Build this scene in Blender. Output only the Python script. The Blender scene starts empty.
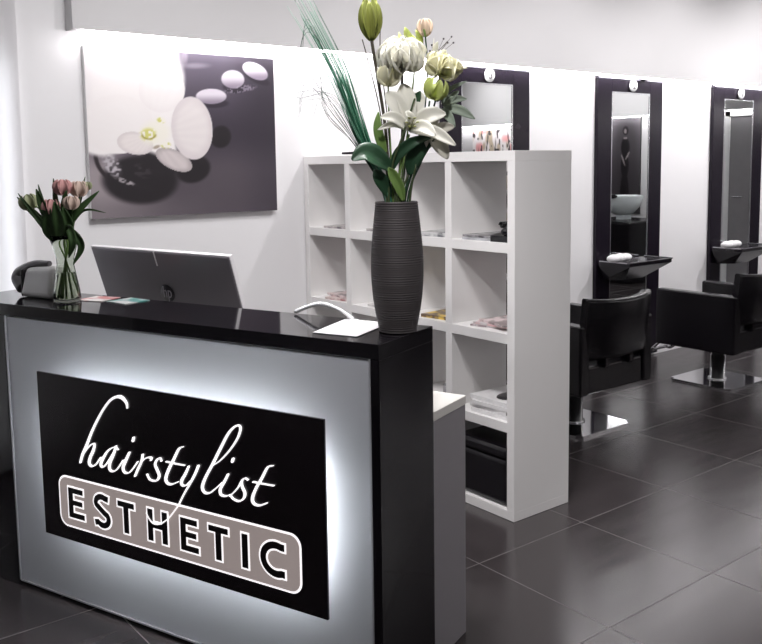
import bpy, bmesh, math, random
from mathutils import Vector, Matrix
random.seed(7)
PI = math.pi
C = bpy.context.scene.collection
sc = bpy.context.scene

# ------------------------------------------------------------------ materials
MATS = {}
def mat(name, col, rough=.5, metal=0., var=.06, scale=12., emit=None, es=0., trans=0., ior=1.45, coat=0., bump=0., stretch=None):
    if name in MATS: return MATS[name]
    m = bpy.data.materials.new(name); m.use_nodes = True
    nt = m.node_tree; b = nt.nodes['Principled BSDF']
    b.inputs['Roughness'].default_value = rough
    b.inputs['Metallic'].default_value = metal
    b.inputs['IOR'].default_value = ior
    b.inputs['Transmission Weight'].default_value = trans
    b.inputs['Coat Weight'].default_value = coat
    tc = nt.nodes.new('ShaderNodeTexCoord'); mp = nt.nodes.new('ShaderNodeMapping')
    if stretch: mp.inputs['Scale'].default_value = stretch
    no = nt.nodes.new('ShaderNodeTexNoise'); no.inputs['Scale'].default_value = scale; no.inputs['Detail'].default_value = 3
    nt.links.new(tc.outputs['Object'], mp.inputs[0]); nt.links.new(mp.outputs[0], no.inputs['Vector'])
    mx = nt.nodes.new('ShaderNodeMix'); mx.data_type = 'RGBA'
    c = Vector(col[:3])
    mx.inputs[6].default_value = (*[max(0, x*(1-var)) for x in c], 1)
    mx.inputs[7].default_value = (*[min(1, x*(1+var)) for x in c], 1)
    nt.links.new(no.outputs[0], mx.inputs[0]); nt.links.new(mx.outputs[2], b.inputs['Base Color'])
    if bump:
        bp = nt.nodes.new('ShaderNodeBump'); bp.inputs['Strength'].default_value = bump; bp.inputs['Distance'].default_value = .002
        nt.links.new(no.outputs[0], bp.inputs['Height']); nt.links.new(bp.outputs[0], b.inputs['Normal'])
    if emit:
        b.inputs['Emission Color'].default_value = (*emit, 1); b.inputs['Emission Strength'].default_value = es
    MATS[name] = m
    return m
def srgb(r, g, b):
    f = lambda c: (c/255/12.92) if c/255 <= .04045 else ((c/255+.055)/1.055)**2.4
    return (f(r), f(g), f(b))

def floor_material():
    m = bpy.data.materials.new('anthracite_floor_tile'); m.use_nodes = True
    nt = m.node_tree; N = nt.nodes.new; L = nt.links.new; b = nt.nodes['Principled BSDF']
    tc = N('ShaderNodeTexCoord'); sp = N('ShaderNodeSeparateXYZ'); L(tc.outputs['Object'], sp.inputs[0])
    def mth(op, a, bb=None, c=None):
        n = N('ShaderNodeMath'); n.operation = op
        for i, v in enumerate((a, bb, c)):
            if v is None: continue
            if isinstance(v, (int, float)): n.inputs[i].default_value = v
            else: L(v, n.inputs[i])
        return n.outputs[0]
    T = .575
    ds = []; ids = []
    for i, off in ((0, .363), (1, .17)):
        q = mth('DIVIDE', mth('ADD', sp.outputs[i], off), T)
        ids.append(mth('FLOOR', q))
        f = mth('FRACT', q)
        ds.append(mth('MINIMUM', f, mth('SUBTRACT', 1., f)))
    d = mth('MINIMUM', ds[0], ds[1])
    line = mth('LESS_THAN', d, .0036)
    cb = N('ShaderNodeCombineXYZ'); L(ids[0], cb.inputs[0]); L(ids[1], cb.inputs[1])
    wn = N('ShaderNodeTexWhiteNoise'); L(cb.outputs[0], wn.inputs['Vector'])
    mp = N('ShaderNodeMapping'); mp.inputs['Scale'].default_value = (1.2, 7, 1); L(tc.outputs['Object'], mp.inputs[0])
    no = N('ShaderNodeTexNoise'); no.inputs['Scale'].default_value = 2.2; no.inputs['Detail'].default_value = 6
    L(mp.outputs[0], no.inputs['Vector'])
    v = mth('ADD', mth('MULTIPLY', no.outputs[0], .7), mth('MULTIPLY', wn.outputs[0], .3))
    mx = N('ShaderNodeMix'); mx.data_type = 'RGBA'; L(v, mx.inputs[0])
    mx.inputs[6].default_value = (.030, .025, .026, 1); mx.inputs[7].default_value = (.058, .049, .051, 1)
    m2 = N('ShaderNodeMix'); m2.data_type = 'RGBA'; L(line, m2.inputs[0]); L(mx.outputs[2], m2.inputs[6])
    m2.inputs[7].default_value = (.12, .11, .11, 1)
    L(m2.outputs[2], b.inputs['Base Color'])
    L(mth('ADD', mth('MULTIPLY', no.outputs[0], .14), mth('ADD', .17, mth('MULTIPLY', line, .3))), b.inputs['Roughness'])
    b.inputs['Specular IOR Level'].default_value = .7
    bp = N('ShaderNodeBump'); bp.inputs['Strength'].default_value = .15; bp.inputs['Distance'].default_value = .002
    L(mth('SUBTRACT', no.outputs[0], line), bp.inputs['Height']); L(bp.outputs[0], b.inputs['Normal'])
    return m

def vcol_material(name, rough=.5):
    m = bpy.data.materials.new(name); m.use_nodes = True
    nt = m.node_tree; b = nt.nodes['Principled BSDF']; b.inputs['Roughness'].default_value = rough
    a = nt.nodes.new('ShaderNodeVertexColor'); a.layer_name = 'print'
    nt.links.new(a.outputs[0], b.inputs['Base Color'])
    return m

# ------------------------------------------------------------------ mesh helpers
def box(bm, x0, x1, y0, y1, z0, z1, bev=0., seg=2, mi=0):
    vs = [bm.verts.new((x, y, z)) for z in (z0, z1) for y in (y0, y1) for x in (x0, x1)]
    fs = [bm.faces.new([vs[i] for i in f]) for f in ((0,2,3,1),(4,5,7,6),(0,1,5,4),(2,6,7,3),(0,4,6,2),(1,3,7,5))]
    for f in fs: f.material_index = mi
    if bev:
        es = list({e for f in fs for e in f.edges})
        bmesh.ops.bevel(bm, geom=es, offset=bev, segments=seg, affect='EDGES', profile=.5)
    return vs
def lathe(bm, prof, n=40, cx=0, cy=0, mi=0, sy=1.):
    rings = []
    for r, z in prof:
        if r < 1e-6: rings.append([bm.verts.new((cx, cy, z))])
        else: rings.append([bm.verts.new((cx+r*math.cos(2*PI*k/n), cy+sy*r*math.sin(2*PI*k/n), z)) for k in range(n)])
    for a, b in zip(rings, rings[1:]):
        for k in range(n):
            q = [a[k % len(a)], a[(k+1) % n % len(a)], b[(k+1) % n % len(b)], b[k % len(b)]]
            u = []
            for w in q:
                if w not in u: u.append(w)
            if len(u) > 2:
                f = bm.faces.new(u); f.material_index = mi; f.smooth = True
def catmull(P_, n):
    P_ = [Vector(p) for p in P_]
    if len(P_) < 3: 
        return [P_[0].lerp(P_[-1], i/n) for i in range(n+1)]
    Q = [P_[0]*2-P_[1]] + P_ + [P_[-1]*2-P_[-2]]
    out = []
    for i in range(1, len(Q)-2):
        p0, p1, p2, p3 = Q[i-1:i+3]
        for k in range(n):
            t = k/n
            out.append(.5*((2*p1)+(-p0+p2)*t+(2*p0-5*p1+4*p2-p3)*t*t+(-p0+3*p1-3*p2+p3)*t**3))
    out.append(P_[-1]); return out
def tube(bm, pts, r, n=8, sm=5, mi=0, r2=None):
    pts = catmull(pts, sm); m = len(pts)
    if r2 is None: r2 = r
    up = Vector((0, 0, 1)); prev = None; rings = []
    for i, p in enumerate(pts):
        t = (pts[min(i+1, m-1)]-pts[max(i-1, 0)]).normalized()
        if prev is None:
            a = t.cross(up)
            if a.length < .1: a = t.cross(Vector((1, 0, 0)))
        else: a = prev-t*prev.dot(t)
        a.normalize(); prev = a; b = t.cross(a)
        rr = r+(r2-r)*i/(m-1)
        rings.append([bm.verts.new(p+rr*(a*math.cos(2*PI*k/n)+b*math.sin(2*PI*k/n))) for k in range(n)])
    for a, b in zip(rings, rings[1:]):
        for k in range(n):
            f = bm.faces.new([a[k], a[(k+1) % n], b[(k+1) % n], b[k]]); f.smooth = True; f.material_index = mi
    for rg in (rings[0][::-1], rings[-1]):
        f = bm.faces.new(rg); f.material_index = mi
def prism(bm, poly, axis_o, ax, ay, d0, d1, mi=0):
    """2D polygon in the plane (ax, ay), extruded along their cross product from d0 to d1"""
    n = ax.cross(ay)
    lo = [bm.verts.new(axis_o+ax*x+ay*y+n*d0) for x, y in poly]
    hi = [bm.verts.new(axis_o+ax*x+ay*y+n*d1) for x, y in poly]
    fs = [bm.faces.new(lo[::-1]), bm.faces.new(hi)]
    k = len(poly)
    for i in range(k): fs.append(bm.faces.new([lo[i], lo[(i+1) % k], hi[(i+1) % k], hi[i]]))
    for f in fs: f.material_index = mi
    return fs
def ellipsoid(bm, c, r, n=16, mi=0, rot=None):
    M = Matrix.Translation(Vector(c))
    if rot is not None: M = M @ rot.to_4x4()
    M = M @ Matrix.Diagonal((*r, 1))
    g = bmesh.ops.create_uvsphere(bm, u_segments=n, v_segments=max(6, n//2), radius=1, matrix=M)
    for v in g['verts']:
        for f in v.link_faces: f.smooth = True; f.material_index = mi

def obj(name, bm, ms, parent=None, recalc=True, loc=None, rz=None):
    if recalc: bmesh.ops.recalc_face_normals(bm, faces=bm.faces)
    me = bpy.data.meshes.new(name); bm.to_mesh(me); bm.free()
    for m in (ms if isinstance(ms, (list, tuple)) else [ms]): me.materials.append(m)
    o = bpy.data.objects.new(name, me); C.objects.link(o)
    if parent: o.parent = parent
    if loc: o.location = loc
    if rz is not None: o.rotation_euler = (0, 0, rz)
    return o
def tag(o, label, cat, group=None):
    o['label'] = label; o['category'] = cat
    if group: o['group'] = group
    return o
def thing(name, label, cat, loc=(0, 0, 0), rz=0, group=None):
    o = bpy.data.objects.new(name, None); C.objects.link(o); o.empty_display_size = .05
    o.location = loc; o.rotation_euler = (0, 0, rz)
    return tag(o, label, cat, group)
def struct(name, bm, m):
    o = obj(name, bm, m); o['kind'] = 'structure'; return o
def B(): return bmesh.new()
def dup(root, loc, label):
    r = root.copy(); C.objects.link(r); r.location = loc; r['label'] = label
    for ch in list(root.children):
        c = ch.copy(); C.objects.link(c); c.parent = r
        for g in list(ch.children):
            d = g.copy(); C.objects.link(d); d.parent = c
    return r

CAMP = [873.91903, 262.34022, 0.9068, 0.1096, -0.01413, -2.49751, -2.34587, 1.4365]
SX0, SX1, SZ0, SZ1 = -1.2685, -0.1402, 0.2548, 0.7954
SCRIPT = [[-0.8534,0.7302,0.0033,-0.8566,0.7461,0.0075,-0.8753,0.7599,0.0117,-0.8994,0.7585,0.0093,-0.9277,0.7432,0.0068,-0.9575,0.7132,0.006,-0.9882,0.6738,0.0069,-1.0165,0.632,0.0078,-1.042,0.5879,0.0087,-1.0639,0.5529,0.0088,-1.0757,0.5261,0.007],[-1.062,0.5532,0.0035,-1.043,0.5743,0.0035,-1.0227,0.591,0.0043,-1.0065,0.5957,0.0061,-1.0131,0.5746,0.0095,-1.0289,0.5497,0.0096,-1.0348,0.5307,0.0096,-1.0245,0.5226,0.007,-1.0048,0.5313,0.0043,-0.9809,0.5576,0.0034],[-0.9013,0.5948,0.0034,-0.9131,0.6004,0.0042,-0.9319,0.5943,0.0043,-0.9513,0.5802,0.006,-0.9717,0.5547,0.0086,-0.9825,0.5351,0.0086,-0.9736,0.5286,0.006,-0.9538,0.5444,0.0034,-0.9169,0.5901,0.0034],[-0.9098,0.6044,0.0059,-0.9239,0.5758,0.0094,-0.9413,0.5465,0.0094,-0.9427,0.5264,0.0086,-0.9276,0.5224,0.0051,-0.9084,0.5345,0.0034,-0.8821,0.5652,0.0034],[-0.8533,0.5939,0.0067,-0.87,0.5673,0.0093,-0.8836,0.5432,0.0093,-0.8785,0.5288,0.0076,-0.8605,0.5297,0.0042,-0.8416,0.5461,0.0034,-0.8193,0.5715,0.0033],[-0.8319,0.6425,0.0083,-0.8355,0.6325,0.0083],[-0.7967,0.5969,0.0058,-0.8052,0.5719,0.0067,-0.8202,0.5478,0.0075,-0.8334,0.5247,0.0059],[-0.82,0.55,0.0033,-0.8021,0.5746,0.0033,-0.7809,0.5897,0.0041,-0.7617,0.5928,0.0066,-0.7639,0.5852,0.0049],[-0.7209,0.5903,0.0049,-0.725,0.5972,0.0057,-0.7378,0.5917,0.0057,-0.7473,0.5753,0.0066,-0.7396,0.5596,0.0082,-0.7326,0.5439,0.0082,-0.7415,0.5283,0.0058,-0.7577,0.5236,0.005,-0.7731,0.526,0.005,-0.7822,0.5394,0.0041],[-0.632,0.6465,0.0032,-0.6488,0.6377,0.0064,-0.6698,0.6051,0.0081,-0.691,0.5723,0.0089,-0.7056,0.5423,0.009,-0.7019,0.5282,0.0082,-0.6852,0.5258,0.0057,-0.6568,0.5385,0.0032],[-0.7011,0.5915,0.0041,-0.6705,0.5912,0.004,-0.6294,0.5924,0.0032],[-0.6131,0.5919,0.0056,-0.628,0.5665,0.008,-0.6427,0.5452,0.0089,-0.6418,0.532,0.0073,-0.627,0.5335,0.004,-0.6071,0.5516,0.0032],[-0.5752,0.6004,0.0071,-0.5899,0.5732,0.0072,-0.6132,0.5381,0.0056,-0.6367,0.5046,0.004,-0.6607,0.4655,0.0032],[-0.6604,0.4664,0.0032,-0.6858,0.4367,0.0032,-0.7089,0.4138,0.0045,-0.7364,0.3965,0.0058,-0.7634,0.3925,0.0052,-0.7807,0.4041,0.0039,-0.7911,0.4188,0.0019],[-0.522,0.6095,0.0026,-0.4924,0.6302,0.0035,-0.457,0.6648,0.0043,-0.4276,0.7023,0.0051,-0.4155,0.7303,0.0059,-0.4206,0.74,0.0051,-0.4374,0.7336,0.0059,-0.4606,0.7105,0.0068,-0.4909,0.6638,0.0078,-0.5218,0.614,0.0078,-0.5499,0.5708,0.0079,-0.5631,0.5411,0.0088,-0.5561,0.5264,0.007,-0.5374,0.5277,0.0053,-0.5164,0.5429,0.0035,-0.4866,0.5686,0.0026],[-0.4656,0.5947,0.006,-0.4809,0.5697,0.0078,-0.4961,0.5467,0.0078,-0.494,0.5314,0.0069,-0.4769,0.5301,0.0043,-0.4596,0.5378,0.0034],[-0.4451,0.6425,0.0077,-0.4483,0.634,0.0077],[-0.4615,0.533,0.0026,-0.4335,0.5605,0.0034,-0.4187,0.5831,0.0034],[-0.3948,0.5918,0.0042,-0.4045,0.5945,0.0042,-0.4159,0.5858,0.0051,-0.4165,0.5703,0.0068,-0.4073,0.5521,0.0077,-0.4124,0.5357,0.006,-0.4294,0.5249,0.0051,-0.4489,0.5274,0.0043,-0.4592,0.5357,0.0034],[-0.306,0.6464,0.0025,-0.3247,0.6389,0.0058,-0.3445,0.6074,0.0075,-0.3672,0.5728,0.0076,-0.3803,0.5441,0.0085,-0.377,0.5293,0.0076,-0.3582,0.5264,0.0051,-0.331,0.5383,0.0042],[-0.3763,0.5895,0.0042,-0.3451,0.5899,0.0034,-0.3053,0.5916,0.0033]]


# ------------------------------------------------------------------ common materials
WALLW = mat('white_wall_paint', (.86, .85, .86), .75, var=.015, scale=3)
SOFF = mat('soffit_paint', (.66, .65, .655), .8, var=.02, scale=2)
CEIL = mat('ceiling_paint', (.78, .77, .77), .85, var=.02)
GLOSSB = mat('black_gloss_laminate', (.005, .004, .006), .07, var=.1)
LACQ = mat('black_frame_lacquer', (.010, .007, .013), .22, var=.15)
WHITEB = mat('white_shelf_laminate', (.80, .785, .775), .42, var=.015, scale=5)
LEATH = mat('black_leatherette', (.005, .004, .006), .24, var=.2, scale=40, bump=.04)
CHROME = mat('polished_chrome', (.80, .80, .82), .07, metal=1., var=.02)
MIRR = mat('mirror_silver', (.80, .82, .82), .0, metal=1., var=0.)
FLOOR = floor_material()

# ------------------------------------------------------------------ the setting
for m_, v_ in ((LEATH, .5), (LACQ, .3), (GLOSSB, .42)): m_.node_tree.nodes['Principled BSDF'].inputs['Specular IOR Level'].default_value = v_
H_SOF = 2.03; H_C = 2.75
b = B(); box(b, -4.2, 7.3, -6.1, 2.2, -.1, 0); struct('floor', b, FLOOR)
b = B(); box(b, -4.2, 7.3, -6.1, 1.6, H_C, H_C+.1); struct('ceiling', b, CEIL)
b = B()
box(b, -1.43, 7.2, 1.49, 1.59, 0, H_C)
box(b, -4.1, -2.75, 1.49, 1.59, 0, H_C)
box(b, -2.75, -1.43, 1.49, 1.59, 1.95, H_C)
box(b, -2.75, -1.43, 1.49, 1.59, 0, .12)
struct('wall_back', b, WALLW)
b = B(); box(b, 7.2, 7.3, -6.0, 1.49, 0, H_C); struct('wall_right', b, mat('far_wall_paint', (.62, .61, .62), .75, var=.02))
b = B(); box(b, -4.2, -4.1, -6.0, 1.49, 0, H_C); struct('wall_left', b, mat('grey_wall_paint', (.22, .215, .22), .8))
b = B(); box(b, -4.1, 7.2, -6.1, -6.0, 0, H_C); struct('wall_front', b, mat('grey_wall_paint', (.22, .215, .22), .8))
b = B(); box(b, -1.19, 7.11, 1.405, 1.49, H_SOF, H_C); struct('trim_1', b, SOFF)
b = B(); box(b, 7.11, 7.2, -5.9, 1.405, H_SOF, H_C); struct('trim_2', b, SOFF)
LED = mat('led_strip_glow', (1, 1, 1), .5, var=0., emit=(1., .965, .985), es=22.)
b = B(); box(b, -1.15, 7.1, 1.412, 1.432, H_SOF-.008, H_SOF-.001); struct('trim_3', b, LED)
b = B(); box(b, 7.118, 7.138, -5.8, 1.3, H_SOF-.008, H_SOF-.001); struct('trim_4', b, LED)
# window at the left end of the long wall
fr = mat('window_frame_white', (.7, .7, .7), .4)
b = B()
for x0, x1, z0, z1 in ((-2.75, -2.69, .12, 1.95), (-1.49, -1.43, .12, 1.95), (-2.12, -2.06, .12, 1.95), (-2.75, -1.43, .12, .18), (-2.75, -1.43, 1.89, 1.95)):
    box(b, x0, x1, 1.51, 1.57, z0, z1)
w1 = struct('window_1', b, fr)
b = B(); box(b, -2.69, -1.49, 1.535, 1.545, .18, 1.89)
obj('window_pane', b, mat('window_glass', (1, 1, 1), .0, var=0, trans=1., ior=1.1), w1)

# curtain of thin white cloth before the window
def curtain():
    t = thing('curtain', 'long white sheer curtain hanging at the window left of the orchid canvas', 'curtain', (-2.1, 1.44, 0))
    b = B(); nx, nz = 120, 24; g = []
    for i in range(nx+1):
        u = i/nx; row = []
        for k in range(nz+1):
            v = k/nz; z = .04+2.44*v
            x = -.72+1.42*u - .09*u*(1-v)**1.2*.3
            y = .018*math.sin(u*58+.7*math.sin(v*3)) + .008*math.sin(u*23+2)
            row.append(b.verts.new((x, y, z)))
        g.append(row)
    for i in range(nx):
        for k in range(nz):
            f = b.faces.new([g[i][k], g[i+1][k], g[i+1][k+1], g[i][k+1]]); f.smooth = True
    m = bpy.data.materials.new('sheer_curtain_cloth'); m.use_nodes = True; nt = m.node_tree
    nt.nodes.remove(nt.nodes['Principled BSDF'])
    d = nt.nodes.new('ShaderNodeBsdfDiffuse'); d.inputs[0].default_value = (.8, .79, .8, 1)
    tr = nt.nodes.new('ShaderNodeBsdfTranslucent'); tr.inputs[0].default_value = (.8, .79, .8, 1)
    mx = nt.nodes.new('ShaderNodeMixShader'); mx.inputs[0].default_value = .5
    nt.links.new(d.outputs[0], mx.inputs[1]); nt.links.new(tr.outputs[0], mx.inputs[2])
    nt.links.new(mx.outputs[0], nt.nodes['Material Output'].inputs[0])
    obj('cloth', b, m, t)
    b = B(); tube(b, [(-.76, 0, 2.5), (.76, 0, 2.5)], .012, sm=1); obj('rail', b, CHROME, t)
curtain()

# ------------------------------------------------------------------ printed pictures
def smooth(e0, e1, x):
    t = max(0., min(1., (x-e0)/(e1-e0))); return t*t*(3-2*t)
def mixc(a, b, t): return tuple(x+(y-x)*t for x, y in zip(a, b))
def ell(x, y, cx, cy, rx, ry, rot=0.):
    c, s = math.cos(rot), math.sin(rot); dx, dy = x-cx, y-cy
    return math.hypot((dx*c+dy*s)/rx, (-dx*s+dy*c)/ry)
def hsh(x, y):
    return (math.sin(x*12.9898+y*78.233)*43758.5453) % 1.
def vnoise(x, y):
    xi, yi = math.floor(x), math.floor(y); fx, fy = x-xi, y-yi
    fx = fx*fx*(3-2*fx); fy = fy*fy*(3-2*fy)
    return (hsh(xi, yi)*(1-fx)+hsh(xi+1, yi)*fx)*(1-fy)+(hsh(xi, yi+1)*(1-fx)+hsh(xi+1, yi+1)*fx)*fy
def print_plane(name, parent, o, ux, uy, w, h, nx, ny, fn, m):
    """grid of w x h metres, coloured by fn(u, v) (u right, v down, sRGB 0-255)"""
    b = B(); lay = None; cols = []
    g = [[b.verts.new(Vector(o)+Vector(ux)*(w*i/nx)+Vector(uy)*(h*(1-j/ny))) for j in range(ny+1)] for i in range(nx+1)]
    for i in range(nx):
        for j in range(ny): b.faces.new([g[i][j+1], g[i+1][j+1], g[i+1][j], g[i][j]])
    for i in range(nx+1):
        for j in range(ny+1): cols.append(srgb(*fn(i/nx, j/ny)))
    b.verts.index_update()
    me = bpy.data.meshes.new(name); b.to_mesh(me); b.free()
    a = me.color_attributes.new('print', 'FLOAT_COLOR', 'POINT')
    for i, c in enumerate(cols): a.data[i].color = (*c, 1)
    me.materials.append(m)
    ob = bpy.data.objects.new(name, me); C.objects.link(ob); ob.parent = parent
    return ob
def orchid(u, v):
    # art laid out on a 657 x 625 sketch with slightly skewed corners
    x = (0*(1-u)+648*u)*(1-v)+(40*(1-u)+657*u)*v; y = (34*(1-u)+88*u)*(1-v)+(625*(1-u)+595*u)*v
    top = mixc((96, 88, 102), (58, 50, 62), smooth(120, 330, y)); top = mixc(top, (48, 41, 52), .8*smooth(440, 620, x))
    low = mixc((158, 148, 152), (84, 76, 84), smooth(60, 330, x)); low = mixc(low, (62, 55, 65), smooth(480, 650, x)*.7)
    low = mixc(low, (104, 96, 102), .5*smooth(520, 600, y)*(1-smooth(300, 500, x)))
    c = mixc(top, low, smooth(330, 470, y))
    k = 1-smooth(.2, 1., ell(x, y, 360, 105, 70, 14)); c = mixc(c, (165, 158, 170), .55*k)
    k = 1-smooth(.3, 1., ell(x, y, 322, 75, 16, 40)); c = mixc(c, (170, 162, 172), .5*k)
    # dark pebbles
    for cx, cy, rx, ry, ro in ((450, 345, 38, 40, .6), (355, 455, 62, 48, -.3), (185, 490, 125, 88, .05), (250, 430, 70, 50, 0)):
        k = 1-smooth(.80, 1.08, ell(x, y, cx, cy, rx, ry, ro)); c = mixc(c, (30, 24, 29), k)
    k = (1-smooth(.6, 1.1, ell(x, y, 95, 440, 26, 50, -.5))); c = mixc(c, (190, 184, 190), k*(.25+.75*smooth(.35, .7, vnoise(x/7, y/7))))
    k = (1-smooth(.5, 1.1, ell(x, y, 135, 495, 42, 10, .4))); c = mixc(c, (165, 158, 162), k*smooth(.35, .7, vnoise(x/8, y/6)))
    k = 1-smooth(.6, 1.05, ell(x, y, 185, 460, 40, 26, .5)); c = mixc(c, (70, 62, 68), .6*k*smooth(.3, .7, vnoise(x/12, y/9)))
    d = abs(math.hypot(x-160, y-395)-116); k = (1-smooth(3, 9, d))*smooth(395, 410, y)*(1-smooth(70, 95, x)); c = mixc(c, (40, 32, 36), k)
    # white blurred bloom filling the upper left
    white = (240, 234, 232)
    edge = 312+14*math.sin((y-60)/60.)
    k = (1-smooth(edge-12-22*(1-smooth(60, 150, y)), edge+6, x))*(1-smooth(0, 1, (y-(395-.12*abs(x-190)+18*math.sin(x/36.)))/22))
    c = mixc(c, mixc((238, 232, 234), (246, 241, 240), smooth(60, 200, y)), k)
    k = (1-smooth(0, 45, x-8*0))*(1-smooth(380, 470, y)); c = mixc(c, (236, 230, 232), .5*k)
    # pale stones
    for cx, cy, rx, ry, ro in ((416, 208, 55, 26, .02), (494, 152, 43, 31, .12), (578, 126, 52, 26, .40)):
        e = ell(x, y, cx, cy, rx, ry, ro); k = 1-smooth(.92, 1.05, e); sh = smooth(-.4, .9, (y-cy)/ry)
        k2 = 1-smooth(.8, 1.2, ell(x, y, cx+6, cy+ry*.9, rx, ry*.6, ro)); c = mixc(c, (36, 29, 40), .65*k2)
        c = mixc(c, mixc((230, 222, 232), (150, 138, 154), sh), k)
    k = smooth(.45, .7, vnoise(x/5, y/5))*(1-smooth(.5, 1., ell(x, y, 520, 185, 75, 16, -.1))); c = mixc(c, (180, 170, 186), .6*k)
    def petal(c, cx, cy, rx, ry, ro, tone, edge):
        e = ell(x, y, cx, cy, rx, ry, ro); k = 1-smooth(.985, 1.02, e)
        t = mixc(tone, edge, smooth(.6, 1., e)*.55)
        n = .5+.5*math.sin(math.atan2(y-335, x-215)*30)
        return mixc(c, mixc(t, edge, .12*n), k)
    c = petal(c, 248, 185, 76, 76, .2, (246, 241, 240), (240, 233, 233))
    c = petal(c, 110, 300, 110, 100, .2, (246, 241, 240), (244, 238, 237))
    c = petal(c, 290, 422, 66, 32, .48, (216, 206, 206), (160, 150, 152))
    c = petal(c, 350, 315, 70, 107, -.12, (236, 229, 228), (214, 204, 207))
    c = petal(c, 165, 365, 58, 38, .25, (240, 232, 230), (214, 204, 205))
    for cx, cy, rx, ry in ((228, 330, 58, 52), (205, 335, 30, 26), (245, 288, 17, 13), (262, 372, 19, 14)):
        k = 1-smooth(.5, 1.1, ell(x, y, cx, cy, rx, ry)); n = vnoise(x/8+3, y/8)
        c = mixc(c, (214, 212, 110) if (n > .48 and rx < 50) else (247, 243, 230), k*.85)
    k = (1-smooth(.0, .22, abs(ell(x, y, 207, 333, 27, 22)-.8)))*smooth(0, 10, y-330); c = mixc(c, (160, 150, 60), .85*k)
    k = 1-smooth(.4, 1, ell(x, y, 232, 378, 16, 8, -.4)); c = mixc(c, (150, 132, 110), .7*k)
    return c
t = thing('canvas_picture', 'large square-edged canvas print of a white orchid and dark pebbles hanging on the white wall', 'picture', (-.657, 1.49, 1.597))
b = B(); box(b, -.475, .475, -.034, -.002, -.376, .376, .003); obj('canvas_frame', b, mat('canvas_edge', (.75, .74, .74), .8), t)
print_plane('canvas_print', t, (-.473, -.0352, -.374), (1, 0, 0), (0, 0, 1), .946, .748, 230, 190, orchid, vcol_material('orchid_print_ink', .55))

# reflected in the mirrors: end wall
def lady(u, v):
    x = u*100; y = v*300
    c = mixc((96, 92, 96), (60, 56, 60), smooth(30, 220, y)); c = mixc(c, (44, 40, 44), .6*(1-smooth(.6, 1.6, ell(x, y, 50, 120, 40, 140))))
    blk = (18, 14, 18)
    for cx, cy, rx, ry, ro in ((52, 38, 11, 15, 0), (52, 90, 16, 32, 0), (53, 150, 15, 40, 0), (47, 230, 10, 60, .06), (60, 232, 9, 58, -.05)):
        c = mixc(c, blk, 1-smooth(.85, 1.05, ell(x, y, cx, cy, rx, ry, ro)))
    skin = (150, 142, 142)
    for cx, cy, rx, ry, ro in ((53, 40, 5, 8, 0), (52, 62, 7, 4, 0), (44, 118, 3, 16, -.5), (59, 132, 3, 20, .35), (49, 262, 2.5, 22, .02), (62, 264, 2.5, 20, 0)):
        c = mixc(c, skin, .8*(1-smooth(.8, 1.1, ell(x, y, cx, cy, rx, ry, ro))))
    return c
t = thing('poster', 'tall dark poster of a standing figure, reflected in the middle mirror', 'poster', (7.2, -1.84, 1.39))
b = B(); box(b, -.02, -.0015, -.225, .225, -.62, .63); obj('poster_panel', b, mat('poster_edge', (.05, .05, .05), .6), t)
print_plane('poster_print', t, (-.0212, .22, -.61), (0, -1, 0), (0, 0, 1), .44, 1.23, 40, 100, lady, vcol_material('poster_ink', .4))
def blossoms(u, v):
    c = (236, 230, 230); x = u*10; y = v*10
    n = vnoise(x*1.3, y*1.1); c = mixc(c, (232, 150, 150), .8*smooth(.62, .8, n))
    c = mixc(c, (170, 150, 120), .7*smooth(.66, .85, vnoise(x*1.5+9, y*1.2+4)))
    for k in range(7):
        d = abs(x-(1.2+k*1.25)-.25*math.sin(y*.8+k)); c = mixc(c, (50, 44, 46), (1-smooth(.05, .13, d))*smooth(1.5, 3, y+k % 3))
    c = mixc(c, (48, 42, 44), .9*smooth(.74, .8, vnoise(x*3+20, y*2.4)))
    return c
t = thing('wall_mural', 'pale panel with pink blossoms, reflected in the mirror above the white shelf', 'picture', (7.2, -4.1, 1.25))
b = B(); box(b, -.02, -.0015, -.62, .62, -.75, .72); obj('mural_panel', b, mat('mural_edge', (.7, .7, .7), .6), t)
print_plane('mural_print', t, (-.0212, .615, -.74), (0, -1, 0), (0, 0, 1), 1.23, 1.45, 90, 100, blossoms, vcol_material('mural_ink', .4))
b = B(); box(b, 7.16, 7.198, -.36, .75, 0, 1.96, .003); d1 = struct('door_1', b, mat('grey_door_paint', (.26, .25, .26), .35))
b = B()
for y0, y1, z0, z1 in ((-.42, -.36, 0, 2.02), (.75, .81, 0, 2.02), (-.42, .81, 1.96, 2.03)): box(b, 7.15, 7.2, y0, y1, z0, z1)
obj('door_frame', b, mat('door_frame_white', (.8, .8, .8), .4), d1)
b = B(); tube(b, [(7.16, -.28, 1.02), (7.11, -.28, 1.02), (7.11, -.16, 1.02)], .009); obj('door_handle', b, CHROME, d1)

# hair washing unit at the far wall
t = thing('wash_unit', 'hair washing seat with white basin, reflected in the middle mirror', 'wash basin', (6.55, -1.42, 0))
b = B(); box(b, -.42, .42, -.42, .42, 0, .74, .03); box(b, -.36, .1, -.34, -.26, .74, .86, .02); obj('seat_body', b, LEATH, t)
b = B()
lathe(b, [(0, .80), (.10, .80), (.14, .82), (.22, .90), (.27, 1.03), (.255, 1.035), (.21, .93), (.12, .86), (0, .85)], 36, .02, 0, sy=.9)
box(b, -.05, .12, -.06, .06, .72, .82, .02)
obj('basin', b, mat('white_ceramic', (.72, .78, .78), .12), t)
b = B(); ellipsoid(b, (-.25, 0, 1.03), (.05, .11, .03)); obj('neck_rest', b, LEATH, t)

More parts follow.
